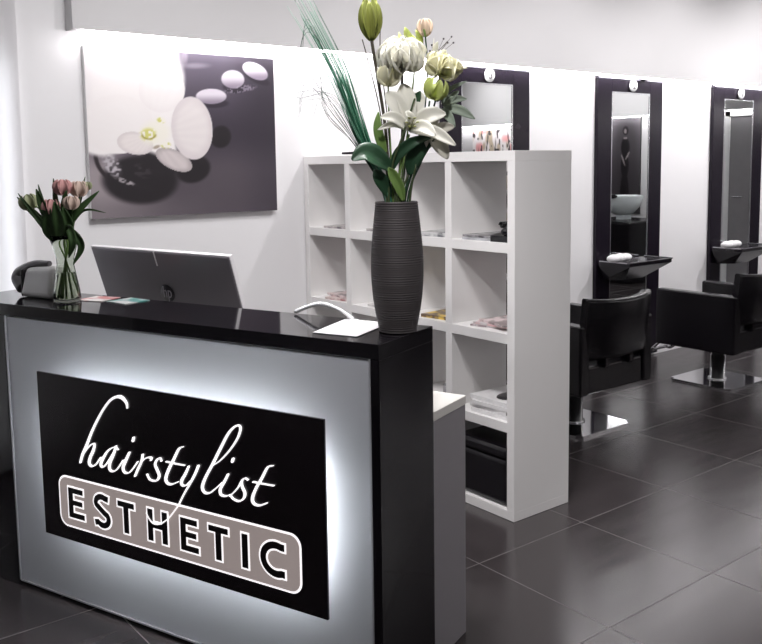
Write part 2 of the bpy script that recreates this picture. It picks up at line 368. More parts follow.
# ------------------------------------------------------------------ mirrors
def text_mesh(s, size, m, parent, name, M, ext=.0006, shear=0., offset=0.):
    cu = bpy.data.curves.new(name+'_curve', 'FONT'); cu.body = s; cu.size = size; cu.extrude = ext
    cu.shear = shear; cu.offset = offset; cu.align_x = 'CENTER'; cu.align_y = 'CENTER'
    to = bpy.data.objects.new(name+'_curve', cu); C.objects.link(to)
    dg = bpy.context.evaluated_depsgraph_get(); dg.update()
    me = bpy.data.meshes.new_from_object(to.evaluated_get(dg)); me.name = name
    bpy.data.objects.remove(to); bpy.data.curves.remove(cu)
    me.transform(M); me.materials.clear(); me.materials.append(m)
    o = bpy.data.objects.new(name, me); C.objects.link(o); o.parent = parent
    return o
FACE_Y = Matrix.Rotation(PI/2, 4, 'X')   # lettering that reads from -y
def mirror(cx, num, label):
    t = thing('styling_mirror', label, 'mirror', (cx, 1.49, 0), group='black framed mirrors along the wall')
    b = B(); y0, y1 = -.030, -.002
    for x0, x1, z0, z1 in ((-.370, -.218, .02, 2.008), (.218, .370, .02, 2.008), (-.218, .218, 1.925, 2.008), (-.218, .218, .02, .25)):
        box(b, x0, x1, y0, y1, z0, z1, .002, 1)
    obj('frame', b, LACQ, t)
    b = B(); box(b, -.218, .218, -.026, -.006, .25, 1.925); obj('mirror_glass', b, MIRR, t)
    b = B()
    for x0, x1, z0, z1 in ((-.218, -.210, .25, 1.925), (.210, .218, .25, 1.925), (-.210, .210, 1.917, 1.925)): box(b, x0, x1, -.0292, -.0265, z0, z1)
    obj('bevelled_edge', b, mat('mirror_bevel', (.75, .76, .78), .25, metal=1., var=0), t)
    b = B(); box(b, -.370, .370, y0-.006, -.01, 2.009, 2.027, .002, 1); obj('top_rail', b, mat('silver_rail', (.16, .15, .18), .4, metal=.3), t)
    b = B(); lathe(b, [(0, 0), (.036, 0), (.041, .004), (.041, .010), (.036, .016), (0, .017)], 32)
    b.transform(Matrix.Translation((0, y0-.006, 1.970)) @ Matrix.Rotation(PI/2, 4, 'X'))
    bd = obj('number_badge', b, mat('badge_white', (.88, .88, .88), .3), t)
    text_mesh(num, .072, mat('badge_digit', (.08, .07, .08), .5), bd, 'digit', Matrix.Translation((0, y0-.0238, 1.970)) @ FACE_Y)
    return t
mirror(1.318, '3', 'tall black framed mirror partly hidden behind the shelf, nearest the flowers')
m2 = mirror(2.735, '2', 'tall black framed mirror in the middle, between two white wall sections')
b = B(); box(b, .09, .15, -.065, -.037, 2.012, 2.045, .004); obj('mounting_clip', b, LEATH, m2)
mirror(4.15, '1', 'tall black framed mirror at the right edge, farthest along the wall')

def console(cx, label, tl):
    t = thing('console_tray', label, 'shelf', (cx, 1.44, .74), group='black trays fixed to the mirrors')
    b = B()
    top = [(-.26, 0), (.26, 0), (.24, -.24), (-.24, -.24)]; bot = [(-.20, 0), (.20, 0), (.10, -.10), (-.10, -.10)]
    T = [b.verts.new((x, y-.0, .02)) for x, y in top]; M_ = [b.verts.new((x, y, 0)) for x, y in top]; L_ = [b.verts.new((x, y, -.11)) for x, y in bot]
    b.faces.new(T); b.faces.new(L_[::-1])
    for a, c in ((T, M_), (M_, L_)):
        for i in range(4): b.faces.new([a[i], c[i], c[(i+1) % 4], a[(i+1) % 4]])
    obj('tray_body', b, mat('console_black', (.012, .01, .014), .16), t)
    b = B()
    for x0, x1, y0_, y1_ in ((-.24, .24, -.245, -.235), (-.262, -.25, -.235, -.002), (.25, .262, -.235, -.002)): box(b, x0, x1, y0_, y1_, .0205, .030, .002, 1)
    obj('tray_rim', b, mat('rim_steel', (.45, .44, .47), .25, metal=1.), t)
    o = thing('folded_towel', tl, 'towel', (cx-.19, 1.32, .7635), group='rolled white towels on the trays')
    b = B()
    for k in range(3):
        ellipsoid(b, (-.065+.062*k, .0, .028), (.05, .045, .0275+.003*(k % 2)), 20)
    for v in b.verts: v.co += Vector((0, 0, .002*math.sin(v.co.x*90)))
    for v in b.verts:
        if v.co.z < .0015: v.co.z = .0015
    obj('towel_roll', b, mat('towel_white', (.82, .81, .82), .9, scale=60, bump=.6), o)
console(2.63, 'black tapered tray jutting from the middle mirror', 'white rolled towels on the tray of the middle mirror')
console(4.04, 'black tapered tray jutting from the mirror at the right edge', 'white rolled towels on the tray of the right mirror')
console(1.23, 'black tapered tray of the mirror behind the shelf', 'white rolled towels on the tray behind the shelf')

# ------------------------------------------------------------------ salon chairs
def chair(loc, label):
    t = thing('salon_chair', label, 'chair', loc, group='black salon chairs before the mirrors')
    b = B(); box(b, -.222, .222, -.222, .222, 0.001, .013, 0)
    bmesh.ops.bevel(b, geom=[e for e in b.edges if abs(e.verts[0].co.z-e.verts[1].co.z) > .005], offset=.03, segments=5, affect='EDGES')
    obj('base_plate', b, CHROME, t)
    b = B(); lathe(b, [(0, .013), (.06, .013), (.058, .022), (.047, .024), (.047, .17), (.040, .172), (.040, .25), (0, .25)], 36); obj('column', b, mat('brushed_chrome', (.78, .78, .8), .24, metal=1., var=.35, scale=60, stretch=(1, 1, .02)), t)
    b = B(); box(b, -.228, .228, -.275, .28, .25, .395, .012, 3); obj('seat_base', b, LEATH, t)
    b = B(); box(b, -.228, .228, -.15, .29, .396, .455, .022, 4); obj('seat_cushion', b, LEATH, t)
    for s, w in ((-1, .5), (1, .5)):
        b = B(); x0, x1 = (.230, .305) if s > 0 else (-.305, -.230)
        box(b, x0, x1, -.285, .275, .25, .615, .012, 4); obj('armrest', b, LEATH, t)
    # curved backrest wrapping the sitter
    b = B(); n = 18; rows = []
    prof = [(-.026, .435), (-.030, .45), (-.030, .725), (-.024, .738), (-.008, .742), (.014, .740), (.024, .730), (.028, .46), (.020, .435)]
    for i in range(n+1):
        u = -1+2*i/n; x = .258*u; y = -.30+.06*abs(u)**2.4; dz = .014*u*u
        nx_ = -.06*2.4*abs(u)**1.4*(1 if u > 0 else -1)/.258; nv = Vector((nx_, 1, 0)).normalized()
        rows.append([b.verts.new(Vector((x, y, 0))+nv*d*1.15+Vector((0, 0, z+(dz if z > .6 else 0)))) for d, z in prof])
    k = len(prof)
    for a, c in zip(rows, rows[1:]):
        for j in range(k):
            f = b.faces.new([a[j], c[j], c[(j+1) % k], a[(j+1) % k]]); f.smooth = True
    b.faces.new(rows[0][::-1]); b.faces.new(rows[-1])
    for v in b.verts: v.co.y -= (v.co.z-.48)*.10
    obj('backrest', b, LEATH, t)
    for s in (-1, 1): b = B(); box(b, s*.10-.018, s*.10+.018, -.30, -.24, .38, .50, .006); obj('backrest_bracket', b, LEATH, t)
    b = B(); tube(b, [(-.15, .30, .27), (-.15, .44, .14), (-.15, .50, .13)], .011); tube(b, [(.15, .30, .27), (.15, .44, .14), (.15, .50, .13)], .011)
    tube(b, [(-.17, .50, .13), (.17, .50, .13)], .014, sm=1); obj('footrest', b, CHROME, t)
    return t
ch = chair((1.265, .735, 0), 'black salon chair with chrome square base right beside the white shelf')
dup(ch, (2.73, .745, 0), 'black salon chair with chrome square base at the right edge, farther from the shelf')

# ------------------------------------------------------------------ cube shelf
D = .334; Hs = 1.49; pt = .3625
t = thing('cube_shelf', 'white open cube shelf standing out from the wall behind the reception desk', 'shelf', (0, 0, 0))
for y0, y1 in ((0, .04), (1.445, 1.485)):
    b = B(); box(b, 0, D, y0, y1, .04, Hs-.04, .0008, 1); obj('side_panel', b, WHITEB, t)
b = B(); box(b, 0, D, 0, 1.485, Hs-.04, Hs, .0008, 1); obj('top_panel', b, WHITEB, t)
b = B(); box(b, 0, D, 0, 1.485, 0.001, .04, .0008, 1); obj('bottom_panel', b, WHITEB, t)
for k in (1, 2, 3):
    b = B(); box(b, .001, D-.001, .04, 1.445, pt*k, pt*k+.04, .0008, 1); obj('shelf_board', b, WHITEB, t)
for k in (1, 2, 3):
    b = B()
    for j in range(4): box(b, .001, D-.001, pt*k, pt*k+.04, pt*j+.04, pt*(j+1), .0008, 1)
    obj('divider', b, WHITEB, t)
colY = lambda c: .04+pt*(4-c)            # lower y of column c (1 = by the wall, 4 = nearest)
rowZ = lambda r: .0402+pt*(4-r)          # floor height of row r (1 = top)

def magazine(x, y, z, rz, col, th, label, w=.21, l=.28, col2=None, group='magazines in the cube shelf'):
    t = thing('magazine', label, 'magazine', (x, y, z), rz, group)
    b = B(); box(b, -l/2+.002, l/2-.001, -w/2+.002, w/2-.002, .0008, th-.0008); obj('pages', b, mat('paper_edge', (.48, .45, .44), .8), t)
    b = B(); box(b, -l/2, l/2, -w/2, w/2, th-.0008, th); box(b, -l/2, l/2, -w/2, w/2, 0, .0008); box(b, -l/2, -l/2+.002, -w/2, w/2, .0008, th-.0008)
    nm = 'cover_%d_%d_%d' % tuple(int(c*255) for c in col)
    obj('cover', b, mat(nm, col, .3, var=.65, scale=18) if not col2 else cover2(nm, col, col2), t)
    return t
def cover2(nm, a, c):
    m = mat(nm+'_b', a, .3, scale=14)
    for n in m.node_tree.nodes:
        if n.type == 'MIX': n.inputs[6].default_value = (*a, 1); n.inputs[7].default_value = (*c, 1)
    for n in m.node_tree.nodes:
        if n.type == 'TEX_NOISE':
            r = m.node_tree.nodes.new('ShaderNodeValToRGB'); r.color_ramp.elements[0].position = .44; r.color_ramp.elements[1].position = .56
            L = m.node_tree.links; mx = [q for q in m.node_tree.nodes if q.type == 'MIX'][0]
            L.new(n.outputs[0], r.inputs[0]); L.new(r.outputs[0], mx.inputs[0])
    return m
gy = lambda c, off=0: colY(c)+.125+off
# row 1
magazine(.17, gy(1), rowZ(1), .10, (.10, .09, .10), .011, 'grey magazine in the top left cell by the wall', col2=(.5, .46, .46))
magazine(.17, gy(2), rowZ(1), -.05, (.12, .11, .12), .012, 'grey magazine in the second cell of the top row', col2=(.45, .42, .42))
magazine(.17, gy(3, -.01), rowZ(1), .22, (.07, .07, .08), .018, 'dark magazine in the third cell of the top row', col2=(.5, .5, .5))
magazine(.165, gy(4, .06), rowZ(1), .05, (.35, .35, .37), .010, 'silver-grey magazine under the dark one in the top right cell', w=.2)
magazine(.175, gy(4, .065), rowZ(1)+.0105, -.04, (.05, .045, .05), .009, 'dark magazine topmost in the top right cell', w=.2, col2=(.30, .29, .3))
# row 2
magazine(.16, gy(1, -.01), rowZ(2), .22, (.30, .12, .12), .012, 'reddish magazine, lower of the pair in the second row by the wall', col2=(.65, .55, .53))
magazine(.18, gy(1, .0), rowZ(2)+.0125, -.12, (.25, .2, .2), .010, 'pinkish magazine, upper of the pair in the second row by the wall', col2=(.7, .5, .48))
magazine(.17, gy(2), rowZ(2), .05, (.35, .34, .34), .010, 'pale grey magazine in the second row behind the grey vase', col2=(.6, .58, .57))
magazine(.17, gy(3, -.03), rowZ(2), .12, (.75, .52, .10), .014, 'yellow magazine in the second row right of the grey vase', col2=(.12, .08, .05))
for k, (dy, r, a, c) in enumerate(((.05, .25, (.7, .66, .66), (.3, .24, .25)), (.02, .05, (.72, .45, .46), (.6, .56, .56)), (-.015, -.25, (.25, .2, .2), (.72, .6, .6)))):
    magazine(.17, gy(4, dy), rowZ(2)+.0085*k, r, a, .008, ('pale pink fanned magazine, lowest of three in the second row beside the end panel', 'pink fanned magazine, middle of three in the second row beside the end panel', 'dark and pink fanned magazine, topmost of three in the second row beside the end panel')[k], w=.19, l=.25, col2=c)
# row 3
names = ('lowest', 'second from bottom', 'third from bottom', 'topmost')
for k in range(4):
    magazine(.165+.008*(k % 2), gy(4, -.005+.012*(k % 2)), rowZ(3)+.0175*k, (.03, -.04, .05, 0)[k], (.70, .69, .69), .0165,
             'thick white catalogue, %s of the stack above the black storage box' % names[k], w=.22, l=.29, col2=(.78, .77, .77), group='thick white catalogues in one stack')
b = B(); lathe(b, [(0, 0), (.075, 0), (.072, .003), (.05, .006), (0, .007)], 36, sy=.72)
tag(obj('brush_dish', b, mat('dark_dish', (.03, .028, .03), .25), loc=(.13, gy(4, -.03), rowZ(3)+.0703)), 'dark oval dish lying on the stack of thick white catalogues', 'dish')
b = B(); lathe(b, [(0, 0), (.03, 0), (.036, .02), (.036, .06), (.033, .06), (.031, .008), (0, .007)], 28)
tag(obj('metal_cup', b, mat('brushed_cup', (.4, .39, .4), .35, metal=.8), loc=(.10, colY(3)+.075, rowZ(3))), 'small grey metal cup in the shelf cell behind the desk worktop', 'cup')
# bottom row storage box
t = thing('storage_box', 'black leatherette storage box with lid in the bottom right cell', 'box', (.17, colY(4)+.161, rowZ(4)))
b = B(); box(b, -.155, .155, -.155, .155, .001, .20, .022, 4); obj('box_body', b, LEATH, t)
b = B(); box(b, -.16, .16, -.158, .158, .201, .25, .016, 3); obj('box_lid', b, LEATH, t)
# telephone in the top right cell
t = thing('telephone', 'black telephone with coiled cord pushed to the right of the top right cell', 'telephone', (.12, colY(4)+.062, rowZ(1)))
b = B(); vs = box(b, -.10, .10, -.05, .05, 0, .025); 
for v in b.verts:
    if v.co.z > .02 and v.co.x > 0: v.co.z = .055
obj('phone_base', b, LEATH, t)
b = B(); tube(b, [(-.09, -.022, .045), (0, -.022, .085), (.09, -.022, .078)], .014, 10); ellipsoid(b, (-.085, -.022, .042), (.022, .02, .016)); ellipsoid(b, (.085, -.022, .075), (.022, .02, .016)); obj('handset', b, LEATH, t)
b = B(); tube(b, [(-.06+.12*i/90+.0*i, .03+.011*math.cos(i*1.05), .066+.011*math.sin(i*1.05)) for i in range(91)], .0028, 5, 2); obj('coiled_cord', b, LEATH, t)
# slim black thing on top
b = B(); box(b, -.105, .07, -.022, .022, .0, .022, .006, 3)
for v in b.verts:
    if v.co.x < -.08: v.co.y *= .5; v.co.z = .011+(v.co.z-.011)*.5
box(b, .068, .13, -.012, .012, .004, .018, .003)
tag(obj('hair_clipper', b, mat('clipper_black', (.015, .012, .016), .35), loc=(.06, 1.06, Hs+.0005), rz=-PI/2+.5), 'slim black hand tool lying on top of the shelf behind the grass blades', 'tool')

# ------------------------------------------------------------------ reception desk (x to the right along its front, y away from the viewer)
TH = .3584; RZ = TH-PI/2; CO = (-1.1864, -.6557, 0)
desk = thing('reception_desk', 'black and white reception desk with lit front panel and black lettered sign', 'desk', CO, RZ)
b = B(); box(b, -1.75, 0, 0, .288, .955, .9948, .0015, 1); obj('counter_top', b, GLOSSB, desk)
b = B(); box(b, -.026, 0, 0.0005, .2875, 0.001, .9545, .001, 1); obj('end_panel', b, GLOSSB, desk)
b = B(); box(b, -1.748, -1.487, 0.0005, .2875, 0.001, .9545, .001, 1); obj('end_panel', b, GLOSSB, desk)
b = B(); box(b, -1.4865, -.0265, .03, .28, 0.001, .9545); obj('carcass', b, mat('desk_carcass', (.02, .018, .02), .5), desk)
b = B(); box(b, -1.4862, -.0268, .006, .028, .023, .9504, .001, 1)
obj('front_panel', b, mat('frosted_front_panel', (.56, .575, .61), .45, var=.02, scale=2), desk)
b = B(); box(b, -1.4865, -1.4805, .002, .0055, .02, .953); box(b, -.0325, -.0268, .002, .0055, .02, .953); box(b, -1.4805, -.0325, .002, .0055, .017, .023)
obj('panel_edging', b, mat('edging_silver', (.55, .55, .58), .35, metal=.5), desk)
b = B(); box(b, -1.748, -.002, .289, .4948, 0.001, .722, .001, 1); obj('lower_cabinet', b, mat('grey_cabinet', (.30, .285, .30), .5, var=.03), desk)
b = B(); box(b, -1.748, 0, .289, .4965, .7225, .7497, .001, 1); obj('worktop', b, mat('cream_worktop', (.72, .70, .66), .4, var=.02), desk)
# sign, standing off the panel with light strips behind it
sy0, sy1 = -.045, -.037
b = B(); box(b, SX0, SX1, sy0, sy1, SZ0, SZ1, .0008, 1)
sign = obj('sign_board', b, mat('sign_black', (.012, .008, .011), .25, var=.3, scale=3), desk)
b = B()
for x0, x1, z0, z1 in ((SX0+.10, SX1-.10, SZ1-.112, SZ1-.10), (SX0+.08, SX1-.08, SZ0+.08, SZ0+.092), (SX0+.09, SX0+.102, SZ0+.12, SZ1-.13), (SX1-.102, SX1-.09, SZ0+.12, SZ1-.13)):
    b = B(); box(b, x0, x1, sy1+.001, sy1+.006, z0, z1)
    obj('light_strip', b, mat('halo_led', (1, 1, 1), .5, var=0, emit=(.93, .97, 1.), es=55.), sign)
for x in (SX0+.12, SX1-.12):
    for z in (SZ0+.10, SZ1-.10): b = B(); tube(b, [(x, sy1, z), (x, .006, z)], .008, sm=1); obj('standoff', b, CHROME, sign)
# rounded metallic plate
def rrect(x0, x1, z0, z1, r, n=8):
    P_ = []
    for cx, cz, a0 in ((x1-r, z1-r, 0), (x0+r, z1-r, 90), (x0+r, z0+r, 180), (x1-r, z0+r, 270)):
        for k in range(n+1):
            a = math.radians(a0+90*k/n); P_.append((cx+r*math.cos(a), cz+r*math.sin(a)))
    return P_
X_, Z_ = Vector((1, 0, 0)), Vector((0, 0, 1))   # X x Z = -Y : extrusion towards the viewer is positive
O_ = Vector((0, sy0, 0))
LIT = mat('lit_lettering', (.9, .89, .9), .5, var=0, emit=(1., .97, .98), es=.62)
b = B(); prism(b, rrect(-1.188, -.221, .301, .470, .036), O_, X_, Z_, 0, .0012); obj('plate_border', b, LIT, sign)
pm = mat('rose_metal_plate', (.42, .365, .35), .38, metal=.35, var=.22, scale=3.5, stretch=(3, 1, .4), emit=(.55, .46, .44), es=.26)  # faint glow put into the metal, standing in for its gleam
b = B(); prism(b, rrect(-1.182, -.227, .307, .464, .031), O_, X_, Z_, .0012, .0020); obj('name_plate', b, pm, sign)
# block letters as flat strokes
def ribbon(b, pts, w, d0, d1, grow=0., close=False):
    pts = [Vector((p[0], p[1])) for p in pts]; n = len(pts)
    if grow:
        pts = pts[:]; a = (pts[0]-pts[1]).normalized(); c = (pts[-1]-pts[-2]).normalized()
        pts[0] = pts[0]+a*grow; pts[-1] = pts[-1]+c*grow
    W = [(w[i] if isinstance(w, (list, tuple)) else w)/2+grow for i in range(n)]
    Lf, Rt = [], []
    for i in range(n):
        t = (pts[min(i+1, n-1)]-pts[max(i-1, 0)]).normalized(); nn = Vector((-t.y, t.x))
        Lf.append(pts[i]+nn*W[i]); Rt.append(pts[i]-nn*W[i])
    for i in range(n-1):
        prism(b, [tuple(Rt[i]), tuple(Rt[i+1]), tuple(Lf[i+1]), tuple(Lf[i])], O_, X_, Z_, d0, d1)
def dotp(b, c, r, d0, d1, n=14):
    prism(b, [(c[0]+r*math.cos(2*PI*k/n), c[1]+r*math.sin(2*PI*k/n)) for k in range(n)], O_, X_, Z_, d0, d1)
def arc(cx, cz, rx, rz, a0, a1, n=18):
    return [(cx+rx*math.cos(math.radians(a0+(a1-a0)*k/n)), cz+rz*math.sin(math.radians(a0+(a1-a0)*k/n))) for k in range(n+1)]
zt, zb = .434, .336; st = .021; h = st/2; mid = .386
def letter_strokes():
    L = []
    for x0, x1 in ((-1.141, -1.073), (-.655, -.590)):          # E
        L += [('E', [(x0+h, zb), (x0+h, zt)], st), ('E', [(x0+st, zt-.0085), (x1, zt-.0085)], .017), ('E', [(x0+st, mid), (x1-.004, mid)], .016), ('E', [(x0+st, zb+.0085), (x1+.004, zb+.0085)], .017)]
    # S
    cx = -.987
    s = [(cx+.029, .4255)] + arc(cx, .409, .026, .0215, 62, 195, 12) + [(cx-.006, .390), (cx+.010, .380)] + arc(cx+.002, .3605, .0265, .0215, 38, -140, 14) + [(cx-.033, .344)]
    L.append(('S', s, .0185))
    for x0, x1 in ((-.915, -.845), (-.546, -.474)):
        m_ = (x0+x1)/2
        L += [('T', [(x0, zt-.0085), (x1, zt-.0085)], .017), ('T', [(m_, zt-.016), (m_, zb)], st)]
    L += [('H', [(-.788+h, zb), (-.788+h, zt)], st), ('H', [(-.708-h, zb), (-.708-h, zt)], st), ('H', [(-.788+st, mid), (-.708-st, mid)], .017)]
    L += [('I', [(-.4135, zb), (-.4135, zt)], st)]
    L.append(('C', [(-.276, .4225)] + arc(-.305, .385, .0445, .0405, 68, 292, 26) + [(-.276, .3475)], .0195))
    return L
LS = letter_strokes()
chars = []
for key, p_, w_ in LS:
    if chars and chars[-1][0] == key and not (key in 'ET' and p_[0][0] > chars[-1][2]): chars[-1][1].append((p_, w_))
    else: chars.append([key, [(p_, w_)], max(q[0] for q in p_)+.08])
LB = mat('letter_black', (.012, .008, .010), .35, var=.2)
for key, strokes, _ in chars:
    b = B()
    for i, (p_, w_) in enumerate(strokes): ribbon(b, p_, w_, .0028, .0040+i*.00001)
    lt = obj('block_letter', b, LB, sign, recalc=False)
    b = B()
    for i, (p_, w_) in enumerate(strokes): ribbon(b, p_, w_, .0020, .0030+i*.00001, grow=.0055)
    obj('letter_outline', b, LIT, sign, recalc=False)
# handwritten word
bw = B(); bw2 = B(); bd1 = B(); bd2 = B()
for i, st_ in enumerate(SCRIPT):
    b = bd1 if i == 5 else bd2 if i == 16 else bw if i < 14 else bw2
    P3 = [(st_[k], st_[k+1], st_[k+2]) for k in range(0, len(st_), 3)]
    Q = catmull(P3, 6); ws = [max(.0022, q.z*.82) for q in Q]
    ribbon(b, [(q.x, q.y) for q in Q], ws, .0001, .0056+i*.00004)
    dotp(b, (Q[0].x, Q[0].y), ws[0]/2, .0001, .0056+i*.00004); dotp(b, (Q[-1].x, Q[-1].y), ws[-1]/2, .0001, .0056+i*.00004)
obj('script_lettering', bw, LIT, sign, recalc=False); obj('script_lettering', bw2, LIT, sign, recalc=False); obj('letter_dot', bd1, LIT, sign, recalc=False); obj('letter_dot', bd2, LIT, sign, recalc=False)

DM = Matrix.Translation(CO) @ Matrix.Rotation(RZ, 4, 'Z')
def dloc(x, y, z): return tuple(DM @ Vector((x, y, z)))
ZC = .9953
# monitor with its back to the viewer, on the lower worktop
t = thing('computer_monitor', 'grey computer monitor seen from behind, tilted, on the lower worktop behind the counter', 'monitor', dloc(-1.155, .392, .7502), RZ)
tilt = Matrix.Rotation(math.radians(19), 4, 'X')
TB0 = Matrix.Translation((0, .0, .372)) @ Matrix.Rotation(math.radians(.9), 4, 'Y') @ tilt
def tb(b): b.transform(TB0 @ Matrix.Translation((0, 0, -.40)))
b = B(); box(b, -.335, .335, .0, .026, .06, .425, .004, 2); box(b, -.012, -.006, -.001, .003, .36, .425); tb(b)
scr = obj('screen_case', b, mat('monitor_grey', (.19, .175, .195), .35, var=.05, metal=.3), t)
b = B(); box(b, -.337, .337, .004, .020, .4255, .4285); box(b, -.3385, -.3355, .004, .020, .06, .4285); box(b, .3355, .3385, .004, .020, .06, .4285); box(b, -.013, -.007, -.002, .001, .372, .427)
tb(b); obj('bright_edge', b, mat('monitor_edge', (.8, .78, .8), .3, metal=.2), scr)
b = B(); lathe(b, [(0, 0), (.034, 0), (.034, .003), (0, .003)], 40); b.transform(Matrix.Translation((.0, -.0005, .265)) @ Matrix.Rotation(PI/2, 4, 'X')); tb(b)
lg = obj('round_logo', b, mat('logo_black', (.012, .01, .014), .3), scr)
text_mesh('hp', .058, mat('logo_grey', (.34, .32, .36), .35), lg, 'logo_letters', TB0 @ Matrix.Translation((.0, -.0042, .268-.40)) @ FACE_Y @ Matrix.Diagonal((.75, 1.15, 1, 1)), shear=.28)
b = B(); box(b, -.11, .11, -.085, .085, 0.0005, .012, .004, 2); box(b, -.035, .035, .06, .075, .012, .20, .004); obj('stand', b, mat('stand_silver', (.4, .39, .41), .3, metal=.8), t)

# papers, pen, brochures
b = B(); P_ = [(-.239, .052), (-.104, .058), (-.128, .272), (-.275, .262)]
prism(b, P_, Vector((0, 0, 0)), Vector((1, 0, 0)), Vector((0, 1, 0)), 0, .0012)
prism(b, [(x+.004, y-.003) for x, y in P_], Vector((0, 0, 0)), Vector((1, 0, 0)), Vector((0, 1, 0)), .0014, .0022)
tag(obj('paper_sheets', b, mat('white_paper', (.80, .79, .80), .7, var=.02), loc=dloc(0, 0, ZC), rz=RZ), 'white paper sheets lying on the black counter beside the grey vase', 'paper')
t = thing('ball_chain_pen', 'white curved pen with beaded cord arching over the paper on the counter', 'pen', dloc(-.36, .262, ZC), RZ)
pp = [(-.105, .012, .006), (-.055, .008, .026), (.0, .0, .040), (.06, -.01, .034), (.10, -.016, .020), (.128, -.02, .006)]
b = B(); tube(b, pp, .0045, 8, 6, r2=.0055); obj('cord', b, mat('cord_white', (.75, .74, .76), .3), t)
b = B()
cc = catmull(pp, 12)
for q in cc[2:34:2]: ellipsoid(b, q, (.0068, .0068, .0068), 10)
obj('beads', b, mat('bead_silver', (.85, .85, .87), .2, metal=.3), t)
b = B(); lathe(b, [(0, 0), (.018, 0), (.017, .005), (.008, .007), (0, .008)], 20, .128, -.02); obj('cord_foot', b, mat('cord_white', (.75, .74, .76), .3), t)
for k, (x, y, r, a, c, lab) in enumerate(((-1.262, .215, .15, (.6, .25, .25), (.75, .7, .68), 'pink and white leaflet on the counter right of the tulip vase'), (-1.13, .225, -.12, (.10, .3, .28), (.6, .6, .6), 'teal and white leaflet on the counter in front of the monitor'))):
    b = B(); box(b, -.052, .052, -.05, .05, 0, .0018+.0004*k); tag(obj('leaflet', b, cover2('leaflet_ink_%d' % k, a, c), loc=dloc(x, y, ZC), rz=RZ+r), lab, 'leaflet', 'leaflets on the counter')

# card phone at the left end of the counter
t = thing('desk_telephone', 'light grey desk telephone with dark curved handset at the left counter end', 'telephone', dloc(-1.50, .178, ZC), RZ)
b = B(); vs = box(b, -.06, .112, -.062, .062, 0.0005, .112, .022, 4)
for v in b.verts:
    k = (v.co.z/.105); v.co.x *= 1-.10*k; v.co.y = v.co.y*(1-.2*k)+.012*k
    if v.co.x < 0: v.co.z *= .93
obj('phone_body', b, mat('phone_grey', (.58, .57, .57), .4), t)
b = B(); tube(b, [(-.080, -.02, .030), (-.112, -.02, .060), (-.098, -.015, .086), (-.030, -.01, .112), (.045, -.005, .118)], .029, 14, 6, r2=.010); obj('handset', b, mat('handset_dark', (.13, .125, .13), .45), t)
b = B(); box(b, -.062, -.05, -.05, .05, .002, .098, .005); obj('cradle', b, mat('cradle_black', (.02, .018, .02), .4), t)

# ------------------------------------------------------------------ tall ribbed vase
VB = (-1.0355, -.5475, ZC); VR = math.atan2(-.6163, .7875)
t = thing('ribbed_vase', 'tall dark grey ribbed vase holding large flowers on the right corner of the counter', 'vase', VB)
cp = [(.0, .050), (.012, .0515), (.04, .058), (.085, .0655), (.14, .0700), (.20, .0700), (.25, .0665), (.30, .0610), (.335, .0570), (.347, .0555)]
def rad(z):
    for (z0, r0), (z1, r1) in zip(cp, cp[1:]):
        if z <= z1:
            return r0+(r1-r0)*(z-z0)/(z1-z0)
    return cp[-1][1]
prof = [(0, .0005), (.045, .0005)]
N_ = 300
sm_r = lambda z: sum(rad(max(0, min(.347, z+d))) for d in (-.02, -.01, 0, .01, .02))/5
for i in range(N_+1):
    z = .347*i/N_
    prof.append((sm_r(z)+.0006*math.sin(2*PI*z/.0061)+.0003*math.sin(z*900), .001+z))
prof += [(.050, .348), (.048, .33), (.058, .25), (.060, .14), (.045, .02), (0, .018)]
b = B(); lathe(b, prof, 72); obj('vase_body', b, mat('ribbed_charcoal_ceramic', (.052, .045, .046), .62, var=.3, scale=9, stretch=(1, 1, 30)), t)

# flowers: local frame at the vase axis, x across, y away, z up
FZ = Matrix.Rotation(VR, 4, 'Z')
def U(px, py, d=0.): return Vector(((px-398)/384, d, .347+(203-py)/388))   # bouquet grid to metres
def flower(name, label, cat, group=None): return thing(name, label, cat, VB, VR, group)
def frame_from(axis):
    a = Vector(axis).normalized(); r = a.cross(Vector((0, 1, 0)))
    if r.length < .2: r = a.cross(Vector((1, 0, 0)))
    r.normalize(); return a, r, a.cross(r)
def petal(b, o, axis, az, L, W, t0, t1, r0=.002, cup=.25, tipw=.0, n=10, m=6, jit=.0, mi=0, ruf=0.):
    a, r, s = frame_from(axis); rd = r*math.cos(az)+s*math.sin(az); sd = a.cross(rd)
    pr, pa = r0, 0.; rows = []
    for i in range(n+1):
        u = i/n; ph = t0+(t1-t0)*u
        if i: pr += math.sin(ph)*L/n; pa += math.cos(ph)*L/n
        w = W*(math.sin(PI*min(1, (u*.90+.07)))**.75*(1-tipw*u)) if u < 1 else W*.06
        row = []
        for j in range(m+1):
            v = -1+2*j/m
            nrm = (rd*math.cos(ph)-a*math.sin(ph))
            off = -cup*w*(v*v)
            p = Vector(o)+rd*pr+a*pa+sd*(v*w/2)-nrm*off*1.0+nrm*ruf*math.sin(u*9+v*5+az*3)*W*abs(v)
            row.append(b.verts.new(p))
        rows.append(row)
    for x, y in zip(rows, rows[1:]):
        for j in range(m):
            f = b.faces.new([x[j], x[j+1], y[j+1], y[j]]); f.smooth = True; f.material_index = mi
